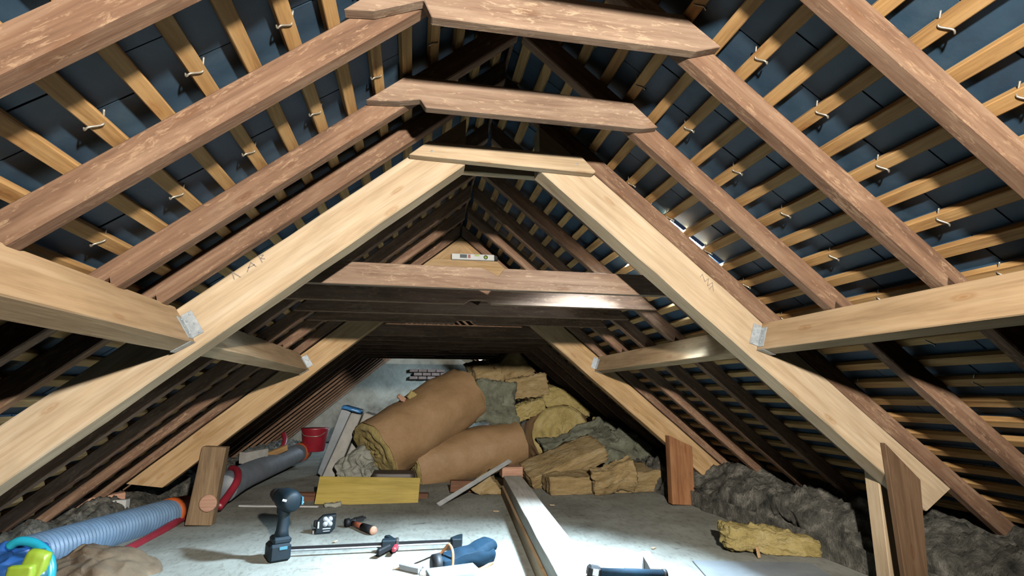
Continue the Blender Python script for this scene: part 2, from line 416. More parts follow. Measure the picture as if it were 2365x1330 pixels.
# ------------------------------------------------------------------ raised collars near the camera
def wpoly(pts): return [(p[0], p[2]) for p in pts]
C2P = [(-0.658, 1.960, 2.246), (-0.529, 1.960, 2.255), (-0.440, 1.960, 2.275), (-0.416, 1.960, 2.240), (0.549, 1.960, 2.243), (0.623, 1.960, 2.258), (0.506, 1.960, 2.366), (-0.494, 1.960, 2.382), (-0.614, 1.960, 2.281)]
tag(prism('collar_beam', M['oldc'], wpoly(C2P), 1.955, 1.998), 'old notched collar board refixed high up, second from the camera', 'beam', 'raised old collars')
tag(prism('collar_beam', M['oldc'], [(-.72, 2.25), (.72, 2.25), (.56, 2.40), (-.56, 2.40)], .972, 1.022), 'old collar board on the nearest rafters, just above the top edge of the view', 'beam', 'raised old collars')
C1P = [(-0.680, 1.450, 2.239), (-0.589, 1.450, 2.248), (-0.437, 1.450, 2.312), (-0.410, 1.450, 2.254), (0.471, 1.450, 2.258), (0.514, 1.450, 2.257), (0.614, 1.450, 2.290), (0.473, 1.450, 2.399)]
C1P = wpoly(C1P) + [(-.48, 2.405), (-.63, 2.285)]
tag(prism('collar_beam', M['oldc'], C1P, 1.443, 1.484), 'old notched collar board at the top edge, nearest to the camera', 'beam', 'raised old collars')
# ------------------------------------------------------------------ near new truss
NL = rafter('truss_rafter', M['newb'], -1, 2.480, 2.605, 0, .202, .2, 2.98, 'big pale new rafter on the left with pencilled letters', sh1=-T, n=20)
NR = rafter('truss_rafter', M['newb'], 1, 2.480, 2.605, 0, .202, .2, 2.42, 'big pale new rafter on the right with a pencil scribble', sh1=T*.4, n=20)
C3P = wpoly([(-0.489, 2.430, 2.253), (-0.393, 2.430, 2.338), (0.417, 2.430, 2.329), (0.498, 2.430, 2.246), (0.487, 2.430, 2.233)])
c3 = prism('collar_board', M['newb'], C3P, 2.428, 2.479)
tag(c3, 'short pale new collar board with a knot across the top of the near truss', 'board')
tag(box('collar_board', M['newb'], (0, 2.632, 2.312), (.9, .05, .09)), 'second new collar board behind the top of the near truss', 'board')
for q in ((-0.376, 2.428, 2.281), (-0.223, 2.428, 2.320), (0.251, 2.428, 2.318), (0.393, 2.428, 2.278)):
    tube('screw', M['steel'], [(q[0], 2.4275, q[2]), (q[0], 2.4265, q[2])], .006, c3, 8)
def strokes(par, y, segs, wd=.004):
    bm = bmesh.new()
    for a, b in segs:
        a, b = Vector((a[0], y, a[2])), Vector((b[0], y, b[2])); d = (b-a).normalized(); n = Vector((-d.z, 0, d.x))*wd/2
        vs = [bm.verts.new(p + Vector((0, dy, 0))) for dy in (0, .0012) for p in (a-n, b-n, b+n, a+n)]
        for f in ((0, 1, 2, 3), (7, 6, 5, 4), (0, 4, 5, 1), (1, 5, 6, 2), (2, 6, 7, 3), (3, 7, 4, 0)): bm.faces.new([vs[i] for i in f])
    o = fin(bm, 'pencil_marking', M['pencil'], None, par); return o
o = strokes(NL, 2.4772, [((-1.247, 2.478, 1.589), (-1.260, 2.478, 1.623)), ((-1.260, 2.478, 1.623), (-1.221, 2.478, 1.600)),
   ((-1.196, 2.478, 1.626), (-1.185, 2.478, 1.672)), ((-1.185, 2.478, 1.672), (-1.159, 2.478, 1.653)), ((-1.194, 2.478, 1.645), (-1.167, 2.478, 1.662)),
   ((-1.135, 2.478, 1.674), (-1.155, 2.478, 1.707)), ((-1.155, 2.478, 1.707), (-1.134, 2.478, 1.710)), ((-1.134, 2.478, 1.710), (-1.144, 2.478, 1.693)), ((-1.144, 2.478, 1.693), (-1.125, 2.478, 1.692))])
o['label'] = 'pencilled letters A and R'
o = strokes(NR, 2.4772, [((1.094, 2.478, 1.699), (1.108, 2.478, 1.717)), ((1.108, 2.478, 1.717), (1.120, 2.478, 1.676)), ((1.120, 2.478, 1.676), (1.142, 2.478, 1.694)),
   ((1.142, 2.478, 1.694), (1.134, 2.478, 1.653)), ((1.134, 2.478, 1.653), (1.164, 2.478, 1.673)), ((1.164, 2.478, 1.673), (1.167, 2.478, 1.625)), ((1.142, 2.478, 1.634), (1.162, 2.478, 1.654))], .003)
# right post of the near truss
pt = prism('post', M['post_d'], wpoly([(2.092, 2.445, 0.818), (2.285, 2.445, 0.622), (2.241, 2.445, 0.151), (2.220, 2.445, -0.070), (2.104, 2.445, -0.061), (2.099, 2.445, 0.159)]), 2.445, 2.478, vert=True)
tag(pt, 'brown upright post in front of the right end of the near truss', 'post')
st = prism('stud', M['newb'], wpoly([(2.182, 2.640, 0.673), (2.267, 2.640, 0.588), (2.252, 2.640, 0.089), (2.245, 2.640, -0.083), (2.168, 2.640, -0.078), (2.171, 2.640, 0.094)]), 2.61, 2.70, vert=True)
tag(st, 'thin pale stud just left of the right hand brown post', 'post')
# ------------------------------------------------------------------ purlins and hangers
def purlin(s, y0, y1, lab):
    TH, PX, PZ, PD, PW = PUR[s]
    u = Vector((s*math.sin(TH), 0, math.cos(TH))); v = Vector((s*math.cos(TH), 0, -math.sin(TH)))
    c = Vector((s*PX, 0, PZ)) + u*PD/2 + v*PW/2
    return tag(member('purlin', M['purlin'], c+Vector((0, y0, 0)), c+Vector((0, y1, 0)), PW, PD, u, n=16, jit=.0015), lab, 'beam')
purlin(-1, YF, 2.478, 'thick new purlin at left running from the camera to the near truss')
purlin(1, YF, 2.478, 'thick new purlin at right running from the camera to the near truss')
purlin(-1, 2.607, 5.048, 'new purlin on the left between the near and the far truss')
purlin(1, 2.607, 5.048, 'new purlin on the right between the near and the far truss')
def hanger(s, y, d, lab):                  # d = -1: the purlin comes from the camera's side of the truss face at y
    TH, PX, PZ, PD, PW = PUR[s]
    u = Vector((s*math.sin(TH), 0, math.cos(TH))); v = Vector((s*math.cos(TH), 0, -math.sin(TH)))
    c0 = Vector((s*PX, y, PZ)); e = empty('joist_hanger', c0, lab, 'bracket', 'steel hangers')
    R = Matrix((v, (0, 1, 0), u)).transposed().to_4x4()
    def b(name, lx, ly, lz, sx, sy, sz, mat=M['steel'], r=.001):
        return box(name, mat, c0 + v*lx + Vector((0, ly, 0)) + u*lz, (sx, sy, sz), R, e, r)
    fl = b('flange', -.026, d*.002, .078, .05, .003, .115)
    b('side_plate', -.0015, d*.025, .07, .003, .05, .11)
    b('strap', PW/2, d*.025, -.0015, PW+.006, .05, .003)
    for i in range(5):
        b('nail', -.026+(.012 if i % 2 else -.012), d*.005, .03+.023*i, .009, .005, .009, r=.002)
    for i in range(3): b('nail', -.005, d*.02+d*.012*(i % 2), .04+.035*i, .005, .009, .009, r=.002)
hanger(-1, 2.478, -1, 'galvanised hanger at the left end joint on the near face of the near truss')
hanger(1, 2.478, -1, 'galvanised hanger at the right end joint on the near face of the near truss')
hanger(-1, 2.607, 1, 'galvanised strap under the left purlin just behind the near truss')
hanger(1, 2.607, 1, 'galvanised strap under the right purlin just behind the near truss')
hanger(-1, 5.048, -1, 'galvanised hanger where the left purlin meets the far truss')
hanger(1, 5.048, -1, 'galvanised hanger where the right purlin meets the far truss')
# ------------------------------------------------------------------ far new truss
X2 = .0
FL = rafter('truss_rafter', M['new'], -1, 5.05, 5.055+.1, -.02, .19, .0, 2.62, 'new rafter on the left side of the far truss', sh1=.9, n=16)
FR = rafter('truss_rafter', M['new'], 1, 5.05, 5.055+.1, -.02, .19, .0, 2.66, 'new rafter on the right side of the far truss', sh1=.9, n=16)
tag(prism('collar_board', M['new'], [(-.46, 2.25), (.56, 2.25), (.37, 2.408), (-.27, 2.408)], 4.998, 5.046), 'new collar board across the top of the far truss', 'board')
pl = prism('post', M['post'], wpoly([(-2.235, 5.000, 0.017), (-2.032, 5.000, 0.005), (-1.983, 5.000, 0.630), (-2.173, 5.000, 0.640)]), 4.95, 5.048, vert=True)
tag(pl, 'weathered post with a big knot under the left side of the far truss', 'post')
bm = bmesh.new(); kc = (-2.077, 4.950, 0.181)
kn = tube('knot', M['pinkw'], [(kc[0], 4.951, kc[2]), (kc[0], 4.947, kc[2])], [.075, .06], pl, 16)
pr = prism('post', M['post_r'], wpoly([(2.125, 5.000, 0.016), (2.371, 5.000, -0.001), (2.377, 5.000, 0.559), (2.132, 5.000, 0.669)]), 4.96, 5.048, vert=True)
tag(pr, 'reddish brown post under the right side of the far truss', 'post')
# digital level on the collar of the far truss
a, b_ = (-0.096, 4.970, 2.430), (0.374, 4.970, 2.435)
lv = empty('digital_level', (a[0], 4.98, a[2]-.03), 'white digital spirit level standing on the far truss collar', 'level')
mm, L = frame((a[0], 4.98, a[2]), (b_[0], 4.98, b_[2]))
def lb(name, mat, x, z, sx, sz, dy=-.022, sy=.004, r=.001):
    return box(name, mat, mm @ Vector((x, dy, z)), (sx, sy, sz), mm.to_3x3().to_4x4(), lv, r)
lb('body', M['white'], L*.46, 0, L*.92, .062, 0, .04, .004)
lb('end_cap', M['black'], L*.955, 0, L*.09, .058, 0, .04, .006)
lb('display', M['lcd'], L*.25, .004, L*.15, .036); lb('button', M['bucket'], L*.375, .004, L*.05, .034)
lb('vial', M['lime'], L*.54, .016, L*.1, .014)
q = mm @ Vector((L*.73, -.022, 0)); tube('round_vial', M['lcd'], [(q.x, q.y+.004, q.z), (q.x, q.y-.002, q.z)], .022, lv, 16)
tube('vial_glass', M['lime'], [(q.x, q.y-.002, q.z), (q.x, q.y-.004, q.z)], .014, lv, 12)
# ------------------------------------------------------------------ old low collars
def low_collar(k, y):
    zb, zt = 1.682, 1.812
    xe = (ZA + .29/CA - zb)/T; xt = (ZA + .29/CA - zt)/T
    n = [( -.04, 0), (.05, -.048), (.088, 0)]
    if k % 2 == 0:   # notch in the top edge
        poly = [(-xe, zb), (xe, zb), (xt, zt), (.088, zt), (.052, zt-.048), (-.046, zt), (-xt, zt)]
    else:
        poly = [(-xe, zb), (-.10, zb), (-.06, zb+.03), (.06, zb+.03), (.085, zb), (xe, zb), (xt, zt), (-xt, zt)]
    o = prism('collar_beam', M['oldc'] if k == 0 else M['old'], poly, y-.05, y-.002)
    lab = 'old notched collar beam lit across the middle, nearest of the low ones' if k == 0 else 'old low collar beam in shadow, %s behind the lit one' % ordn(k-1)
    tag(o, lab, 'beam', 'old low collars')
for k, y in enumerate([y for y in RY if y and 2.9 < y < 9.4]):
    if abs(y-5.06) < .01: continue
    low_collar(k, y)
# ------------------------------------------------------------------ floor beam of two stacked timbers
d = Vector((.278, 3.14, 0)).normalized(); A0 = Vector((.30, 2.66, 0)) - d*.9; A1 = Vector((.572, 5.83, 0))
nrm = Vector((d.y, -d.x, 0))
tag(member('timber', M['purlin'], A0 + nrm*.105 + Vector((0, 0, .05)), A1 + nrm*.105 + Vector((0, 0, .05)), .225, .1), 'lower of two stacked timbers lying on the floor in the middle', 'timber')
tag(member('timber', M['daylitw'], A0 + nrm*.115 + Vector((0, 0, .1505)), A1 + nrm*.115 + Vector((0, 0, .1505)), .20, .1), 'upper pale timber with a white lit top, stacked in the middle of the floor', 'timber')
q0, q1 = (0.594, 5.950, 0.265), (0.832, 5.950, 0.171)
tag(box('timber_block', M['pinkw'], ((q0[0]+q1[0])/2, 6.05, (q0[2]+q1[2])/2), (q1[0]-q0[0], .2, .11)), 'small pinkish timber block at the far end of the stacked timbers', 'block')
# ------------------------------------------------------------------ eaves
def bank(name, s, xi, h, y0, y1, lab, amp, mat, seed, xo=3.05):
    """loose fill heaped in the eaves, inner face nearly upright"""
    bm = bmesh.new(); ny = int((y1-y0)*36); nx = 40; g = []
    for j in range(ny+1):
        y = y0 + (y1-y0)*j/ny; g.append([])
        for i in range(nx+1):
            u = i/nx
            if u < .3: x = xi + .04*(u/.3); z = h*.62*(u/.3)
            else: q = (u-.3)/.7; x = xi + .04 + (xo-xi-.04)*q; z = h*(.62 + .38*math.sin(min(1, q*1.6)*math.pi/2))
            p = Vector((x*1.0, y, z)); k = Vector((x*3.1+seed, y*2.3, z*3.1))
            d = noise.noise(k)*amp + noise.noise(k*3.3)*amp*.55 + noise.noise(k*8)*amp*.4 + noise.noise(k*19)*amp*.25
            z2 = max(0, z + d*(1 if u > .06 else 0)); x2 = x + noise.noise(k*1.7+Vector((9, 1, 4)))*amp*.7
            zm = rz(x2, .33)
            g[-1].append(bm.verts.new((s*x2, y, max(-.01, min(z2, zm)))))
    for a, b in zip(g, g[1:]):
        for i in range(nx): bm.faces.new((a[i], a[i+1], b[i+1], b[i]))
    o = fin(bm, name, mat, None, None, True); o['kind'] = 'stuff'; tag(o, lab, 'rubble'); return o
bank('eaves_rubble', 1, 2.34, .36, 2.0, 8.6, 'grey rubble and old insulation banked along the right eaves', .10, M['rubble'], 3)
bank('eaves_rubble', -1, 2.62, .20, 2.5, 11.5, 'grey rubble and dust banked along the left eaves', .09, M['rubble'], 8)
tag(box('skirting_board', M['rubble'], (2.335, 3.6, .07), (.02, 3.0, .14)), 'dark dusty board at the foot of the right rubble bank', 'board')
# ------------------------------------------------------------------ insulation heap
def roll(name, p0, p1, r, lab, squash=.92, seed=0, patch=None):
    p0, p1 = Vector(p0), Vector(p1); e = empty(name, p0, lab, 'insulation', 'paper faced insulation rolls')
    if patch:
        for q, sz, mt in patch: lump('torn_patch', mt, q, sz, (0, 30, 20), .4, 8, seed, 'box', 6, e, .02)
    mm, L = frame(p0, p1)
    bm = bmesh.new(); n, k = 26, 48; rows = []
    for i in range(n+1):
        u = i/n; rows.append([])
        for j in range(k):
            t = 2*math.pi*j/k
            q = Vector((u*L*2.2, math.cos(t)*1.4, math.sin(t)*1.4 + seed))
            rr = r*(1 + .07*noise.noise(q) + .035*noise.noise(q*3.5) - .05*max(0, .25-abs(noise.noise(Vector((u*L*4+math.sin(t)*.8, t*.7+seed, 0))))))
            xo = (noise.noise(Vector((t*2, seed, u)))*.035 if i in (0, n) else 0)
            rows[-1].append(bm.verts.new((u*L+xo, math.cos(t)*rr, math.sin(t)*rr*squash)))
    for a, b in zip(rows, rows[1:]):
        for j in range(k): bm.faces.new((a[j], a[(j+1) % k], b[(j+1) % k], b[j]))
    fin(bm, 'paper_wrap', M['kraft'], mm, e, True)
    for xe, sg in ((0, -1), (L, 1)):       # coiled wool at each end
        bm = bmesh.new(); rows = []
        for i in range(15):
            f = 1 - i/14*.97; rows.append([])
            for j in range(k):
                t = 2*math.pi*j/k; sp = math.sin(f*22 + t)*.012
                ns = noise.noise(Vector((f*6, t*3, seed+sg)))*.03
                rows[-1].append(bm.verts.new((xe + sg*((.02 if i else -.03) + sp + ns), math.cos(t)*r*f*.985, math.sin(t)*r*f*squash*.985)))
        for a, b in zip(rows, rows[1:]):
            for j in range(k): bm.faces.new((a[j], a[(j+1) % k], b[(j+1) % k], b[j]))
        bm.faces.new(rows[-1])
        fin(bm, 'wool_end', M['wooly'], mm, e, True)
    return e
roll('insulation_roll', (-0.382, 7.000, 0.157), (1.030, 7.350, 0.413), .37, 'brown paper insulation roll lying on the floor beneath the big tilted roll', seed=2)
roll('insulation_roll', (-0.856, 6.750, 0.374), (0.294, 7.450, 1.071), .45, 'big brown paper insulation roll tilted up, on top of the heap', seed=5, patch=[((-0.564, 6.850, 1.033), (.11, .04, .06), M['pinkw']), ((-0.434, 6.900, 1.060), (.10, .04, .11), M['wooly'])])
roll('insulation_roll', (1.498, 8.200, 0.359), (1.672, 7.200, 0.521), .46, 'insulation roll right of the tilted one, yellow open end showing', seed=9)
def batt(name, mat, a, b, y, th, rot, lab, amp=.10, seed=0, fine=.06, cuts=22, sq=.12, fr=2.6, grp='loose insulation batts'):
    c, sx, sz = PB(a, b); o = lump(name, mat, (c.x, y, c.z), (sx, th, sz), rot, amp*1.5, fr, seed, 'box', cuts, None, fine, sq)
    mw, iv = o.matrix_basis.copy(), o.matrix_basis.inverted()
    for v in o.data.vertices:               # nothing pokes through the rafters or the floor
        p = mw @ v.co; q = Vector((p.x, p.y, max(.003, min(p.z, rz(abs(p.x), .17)))))
        if q.z != p.z: v.co = iv @ q
    return tag(o, lab, 'insulation', grp)
batt('insulation_batt', M['woolt'], (0.460, 7.900, 1.659), (1.372, 7.900, 1.057), 7.9, .5, (10, -22, 0), 'tan crumpled batt at the very top of the insulation heap', .16, 1)
batt('insulation_batt', M['woolt'], (0.936, 7.600, 1.349), (1.557, 7.600, 1.019), 7.6, .45, (0, -9, -12), 'square tan batt with flat face just below the topmost crumpled batt', .05, 2, sq=.05)
batt('insulation_batt', M['wooly'], (0.970, 7.500, 0.959), (1.474, 7.500, 0.741), 7.5, .4, (0, -20, 0), 'small yellow batt under the square tan batt', .08, 3)
batt('insulation_batt', M['wooly'], (1.438, 7.600, 1.147), (2.176, 7.600, 0.826), 7.6, .5, (0, 10, 0), 'yellow batt at the right shoulder of the heap', .12, 4)
batt('insulation_batt', M['woolg'], (0.453, 7.350, 1.264), (1.017, 7.350, 0.632), 7.35, .16, (-12, 8, 0), 'ragged grey wool sheet hanging between the tilted roll and the batts', .5, 5, .06, 20)
batt('insulation_batt', M['woolg'], (0.388, 7.950, 1.476), (0.730, 7.950, 0.954), 7.95, .35, (0, 20, 0), 'grey wool tuft behind the upper end of the tilted roll', .3, 15, .05)
batt('insulation_batt', M['woolt'], (0.918, 6.350, 0.360), (1.929, 6.350, 0.164), 6.35, .55, (14, -21, 0), 'long tan batt lying slantwise just right of the stacked timbers', .08, 6, .03, 20)
batt('insulation_batt', M['woolg'], (1.379, 6.850, 0.573), (2.291, 6.850, 0.210), 6.85, .5, (30, -22, 0), 'grey topped batt leaning over the slanting tan batt', .2, 7, .05, 20)
batt('insulation_batt', M['woolt'], (1.092, 5.900, 0.208), (2.524, 5.900, -0.157), 6.05, .7, (0, -3, 0), 'large tan batt on the floor beside the right far post', .08, 8, .035, 22, .06)
batt('insulation_batt', M['woolt'], (1.562, 5.680, 0.326), (2.068, 5.680, 0.001), 5.68, .14, (18, -8, 0), 'torn tan flap draped over the large batt on the floor', .5, 9, .05, 18)
batt('insulation_batt', M['woolg'], (2.014, 6.900, 0.561), (3.025, 6.900, -0.057), 6.9, .8, (0, 24, 0), 'loose grey green wool heaped behind the large floor batt', .22, 10, .08, 22, .3)
batt('insulation_batt', M['wooly'], (2.095, 7.200, 0.748), (2.476, 7.200, 0.474), 7.2, .3, (0, 20, 0), 'fluffy yellow tuft on the right slope of the heap', .3, 11, .06)
batt('insulation_batt', M['woolt'], (0.304, 6.100, 0.182), (0.551, 6.100, -0.077), 6.0, .25, (0, -25, 0), 'small torn tan wad against the left side of the stacked timbers', .25, 12, .04, 12)
batt('insulation_batt', M['wooly'], (1.751, 3.450, 0.146), (2.377, 3.450, -0.014), 3.45, .17, (0, 9, -18), 'lone yellow wool batt on the floor by the right eaves', .22, 13, .035, 20, .3, 5)
tag(member('wood_sliver', M['new'], (1.877, 3.330, 0.077), (1.889, 3.330, 0.010), .022, .012, (0, 1, 0), n=3), 'small wood sliver stuck upright before the lone yellow batt', 'wood')
# ------------------------------------------------------------------ foam slabs, plastic, odd boards by the heap
def slab(name, mat, pts, y0, y1, lab, cat, grp=None):
    return tag(prism(name, mat, wpoly(pts), y0, y1, r=.01), lab, cat, grp)
s1 = empty('foam_slab', (-1.455, 7.300, 0.065), 'grey foil faced white foam slab leaning at the left of the heap', 'slab', 'foam slabs')
prism('facing', M['foamb'], wpoly([(-1.610, 7.420, 0.079), (-1.557, 7.420, 0.024), (-1.235, 7.420, 0.841), (-1.353, 7.420, 0.922)]), 7.36, 7.9, s1, r=.006)
prism('core', M['foam'], wpoly([(-1.541, 7.350, 0.033), (-1.378, 7.350, 0.007), (-1.091, 7.350, 0.808), (-1.227, 7.350, 0.837)]), 7.30, 7.9, s1, r=.01)
s2 = empty('foam_slab', (-1.292, 7.300, 0.034), 'second white foam slab leaning just right of the foil faced slab', 'slab', 'foam slabs')
prism('core', M['foam'], wpoly([(-1.357, 7.400, 0.005), (-1.236, 7.400, 0.001), (-0.912, 7.400, 0.793), (-1.063, 7.400, 0.840)]), 7.34, 7.9, s2, r=.012)
lump('film', M['blue_film'], (-1.224, 7.500, 0.879), (.26, .5, .05), (0, 14, 0), .3, 4, 4, 'box', 8, s1, .01)
tag(lump('plastic_sheet', M['white_film'], (-1.037, 6.950, 0.170), (.46, .4, .46), (0, 0, 0), .30, 4.5, 3, 'ball', 5, None, .03), 'crumpled whitish plastic bag under the lower end of the tilted roll', 'bag')
tag(lump('dark_tray', M['dkbrown'], (-0.599, 6.200, 0.179), (.47, .3, .09), (0, 2, 0), .05, 2, 6, 'box', 6, None, .0, .15), 'dark brown upturned tray behind the yellow board', 'tray')
yb = member('shuttering_board', M['yellow'], (-1.333, 5.720, 0.132), (-0.324, 5.660, 0.097), .022, .27, (0, .45, 1), n=6, r=.003)
tag(yb, 'yellow shuttering board propped on edge on the floor before the rolls', 'board')
tag(member('offcut', M['brownw'], (-1.793, 5.980, 0.040), (-0.223, 5.840, 0.006), .09, .085, n=8), 'reddish brown batten lying behind the yellow board', 'wood', 'brown offcuts')
tag(member('offcut', M['brownw'], (0.024, 6.050, 0.078), (0.295, 6.050, 0.069), .09, .12, n=3), 'reddish brown block behind the lower end of the metal bar', 'wood', 'brown offcuts')
tag(member('metal_bar', M['alu'], (-0.138, 5.420, 0.007), (0.683, 5.950, 0.342), .05, .014, (0, -.6, 1), n=4, r=.002), 'flat grey metal bar leaning up against the end of the stacked timbers', 'bar')
tag(member('trim_strip', M['white'], (-2.051, 5.729, 0.010), (-1.286, 5.543, 0.010), .03, .014, n=4, r=.002), 'thin white strip lying on the floor left of the yellow board', 'strip')
tag(lump('paper_scrap', M['white_film'], (-1.146, 5.546, 0.020), (.16, .06, .04), (0, 0, 10), .4, 9, 2, 'box', 6, None, .01), 'scrap of torn whitish paper at the foot of the yellow board', 'scrap')
# ------------------------------------------------------------------ tools
dr = empty('cordless_drill', (-1.269, 3.920, 0.000), 'black and teal cordless drill standing upright on its battery', 'drill')
D = Vector(dr.location); RZ = Matrix.Rotation(math.radians(24), 4, 'Z')
def dpt(x, y, z): return D + RZ.to_3x3() @ Vector((x, y, z))
def dbox(name, mat, c, s, ry=0, rx=0, r=.012):
    return box(name, mat, dpt(*c), s, RZ @ Matrix.Rotation(math.radians(ry), 4, 'Y') @ Matrix.Rotation(math.radians(rx), 4, 'X'), dr, r)
dbox('battery', M['teal'], (0, 0, .055), (.135, .165, .11), r=.016)
dbox('foot', M['teal'], (.01, .0, .125), (.115, .14, .045), r=.014)
dbox('battery_latch', M['tealb'], (.015, -.085, .085), (.05, .006, .02), r=.002)
tube('handle', M['teal'], [dpt(.012, .0, .13), dpt(.016, 0, .18), dpt(.02, 0, .25), dpt(.018, 0, .32), dpt(.02, 0, .345)], [.052, .040, .037, .043, .052], dr, 16)
dbox('trigger', M['black'], (-.004, .045, .30), (.03, .025, .05), r=.008)
h0, h1 = dpt(.055, -.10, .365), dpt(.0, .09, .385)
hd = (h1-h0).normalized()
tube('motor_housing', M['teal'], [h0, h0+hd*.015, h0+hd*.05, h0+hd*.13, h0+hd*.165, h1], [.046, .066, .072, .070, .058, .05], dr, 20)
tube('chuck', M['black'], [h1, h1+hd*.03, h1+hd*.075, h1+hd*.10], [.044, .046, .034, .018], dr, 16)
dbox('model_plate', M['tealb'], (.112, -.05, .368), (.012, .08, .05), 0, 0, .002)
dbox('model_plate_stripe', M['label'], (.119, -.05, .358), (.004, .075, .010), 0, 0, .001)
dbox('direction_mark', M['label'], (-.005, -.108, .385), (.034, .004, .014), 18, 0, .001)
# tape measure
tp = empty('tape_measure', (-1.069, 4.557, 0.000), 'teal tape measure with a pale four lobed label, behind the drill', 'tape measure')
Tl = Vector(tp.location); TR = Matrix.Rotation(math.radians(8), 4, 'Z')
def tb(name, mat, c, s, r=.003): return box(name, mat, Tl + TR.to_3x3() @ Vector(c), s, TR, tp, r)
prof = [(-.075, 0), (.04, 0), (.075, .035), (.08, .14), (-.02, .135), (-.06, .10)]
mmx = TR.copy(); bm = bmesh.new(); a = [bm.verts.new((x, -.035, z)) for x, z in prof]; f = bm.faces.new(a); ex = bmesh.ops.extrude_face_region(bm, geom=[f])
for v in ex['geom']:
    if isinstance(v, bmesh.types.BMVert): v.co.y = .035
bev(bm, .012, 2); mt = Matrix.Translation(Tl) @ TR; fin(bm, 'case', M['teal'], mt, tp)
for dx, dz in ((-.018, .018), (.018, .018), (-.018, -.018), (.018, -.018), (0, 0)):
    c = Tl + TR.to_3x3() @ Vector((.018+dx, -.037, .092+dz)); tube('label_lobe', M['label'], [c, c + Vector((0, -.003, 0))], .019, tp, 14)
tb('label_line', M['label'], (.012, -.037, .04), (.06, .003, .008), .001); tb('label_line', M['label'], (.012, -.037, .022), (.05, .003, .005), .001)
tb('thumb_lock', M['black'], (-.072, 0, .075), (.03, .04, .05), .008); tb('tape_hook', M['steel'], (-.085, 0, .012), (.012, .03, .024), .002)
tb('lock_stripe', M['label'], (-.05, -.037, .07), (.012, .003, .05), .001)
# claw hammer
hm = empty('claw_hammer', (-0.826, 4.777, 0.000), 'claw hammer with a brown shaft and black grip lying on the floor', 'hammer')
H0, H1 = Vector((-0.873, 4.713, 0.030)), Vector((-0.682, 4.424, 0.030)); hd = (H1-H0)
tube('shaft', M['skin_h'], [H0, H0+hd*.5], [.020, .024], hm, 12); tube('grip', M['black'], [H0+hd*.48, H0+hd*.95], [.029, .034], hm, 12)
tube('end_cap', M['pinkw'], [H0+hd*.95, H1], [.035, .03], hm, 12)
K0, K1 = Vector((-0.931, 4.702, 0.035)), Vector((-0.786, 4.782, 0.045)); kd = K1-K0
tube('head', M['black'], [K0, K0+kd*.2, K0+kd*.22, K0+kd*.45, K0+kd*.5], [.034, .034, .02, .024, .03], hm, 12)
mm, L = frame(K0+kd*.5, K1); bm = bmesh.new()
for sg in (-1, 1):
    v = [bm.verts.new(p) for p in ((0, sg*.004, -.02), (0, sg*.03, -.02), (L, sg*.036, .01), (L, sg*.012, .01), (0, sg*.004, .02), (0, sg*.03, .02), (L, sg*.036, .02), (L, sg*.012, .02))]
    for f in ((0, 1, 2, 3), (4, 7, 6, 5), (0, 4, 5, 1), (1, 5, 6, 2), (2, 6, 7, 3), (3, 7, 4, 0)): bm.faces.new([v[i] for i in f])
fin(bm, 'claw', M['black'], mm, hm)
# bar clamp
bc = empty('bar_clamp', (-0.663, 4.021, 0.000), 'long black bar clamp with a sliding jaw lying on the floor beside the drill', 'clamp')
B0, B1 = Vector((-1.201, 3.958, 0.050)), Vector((-0.074, 3.934, 0.050)); bd = B1-B0
member('bar', M['black'], B0, B1, .012, .03, n=3, r=.002, parent=bc)
member('bar_edge', M['steel'], B0+Vector((0, -.009, -.006)), B1+Vector((0, -.009, -.006)), .004, .010, n=2, r=.001, parent=bc)
mm, L = frame(B0, B1); 
def cb(name, mat, x, y, z, s, rz_=0, r=.008): return box(name, mat, mm @ Vector((x, y, z)), s, mm.to_3x3().to_4x4() @ Matrix.Rotation(math.radians(rz_), 4, 'Z'), bc, r)
u = L*.58
cb('sliding_body', M['teal'], u, 0, .0, (.10, .07, .07)); cb('handle', M['black'], u-.03, -.085, -.01, (.035, .14, .04), -28); cb('trigger', M['red'], u+.045, -.07, -.005, (.03, .11, .032), -8)
cb('jaw', M['teal'], u+.0, .085, .005, (.045, .12, .05), 24); cb('pad', M['rubber'], u+.055, .0, 0, (.022, .075, .075))
bm = bmesh.new(); v0 = [(L-.04, -.055), (L+.03, -.06), (L+.045, .09), (L+.0, .06), (L-.05, .0)]
a = [bm.verts.new((x, y, -.03)) for x, y in v0]; f = bm.faces.new(a); ex = bmesh.ops.extrude_face_region(bm, geom=[f])
for v in ex['geom']:
    if isinstance(v, bmesh.types.BMVert): v.co.z = .03
bev(bm, .006); fin(bm, 'fixed_jaw', M['teal'], mm, bc)
# carpenter's bevel
sq_ = empty('try_square', (-0.460, 3.623, 0.000), 'grey metal square with a pale stock lying left of the tool pouch', 'square')
S0, S1, S2 = Vector((-0.451, 3.570, 0.020)), Vector((-0.212, 3.840, 0.020)), Vector((-0.335, 3.465, 0.020))
member('blade', M['steel'], S0, S1, .05, .006, n=3, r=.001, parent=sq_); member('stock', M['pale'], S0, S2, .05, .035, n=3, r=.004, parent=sq_)
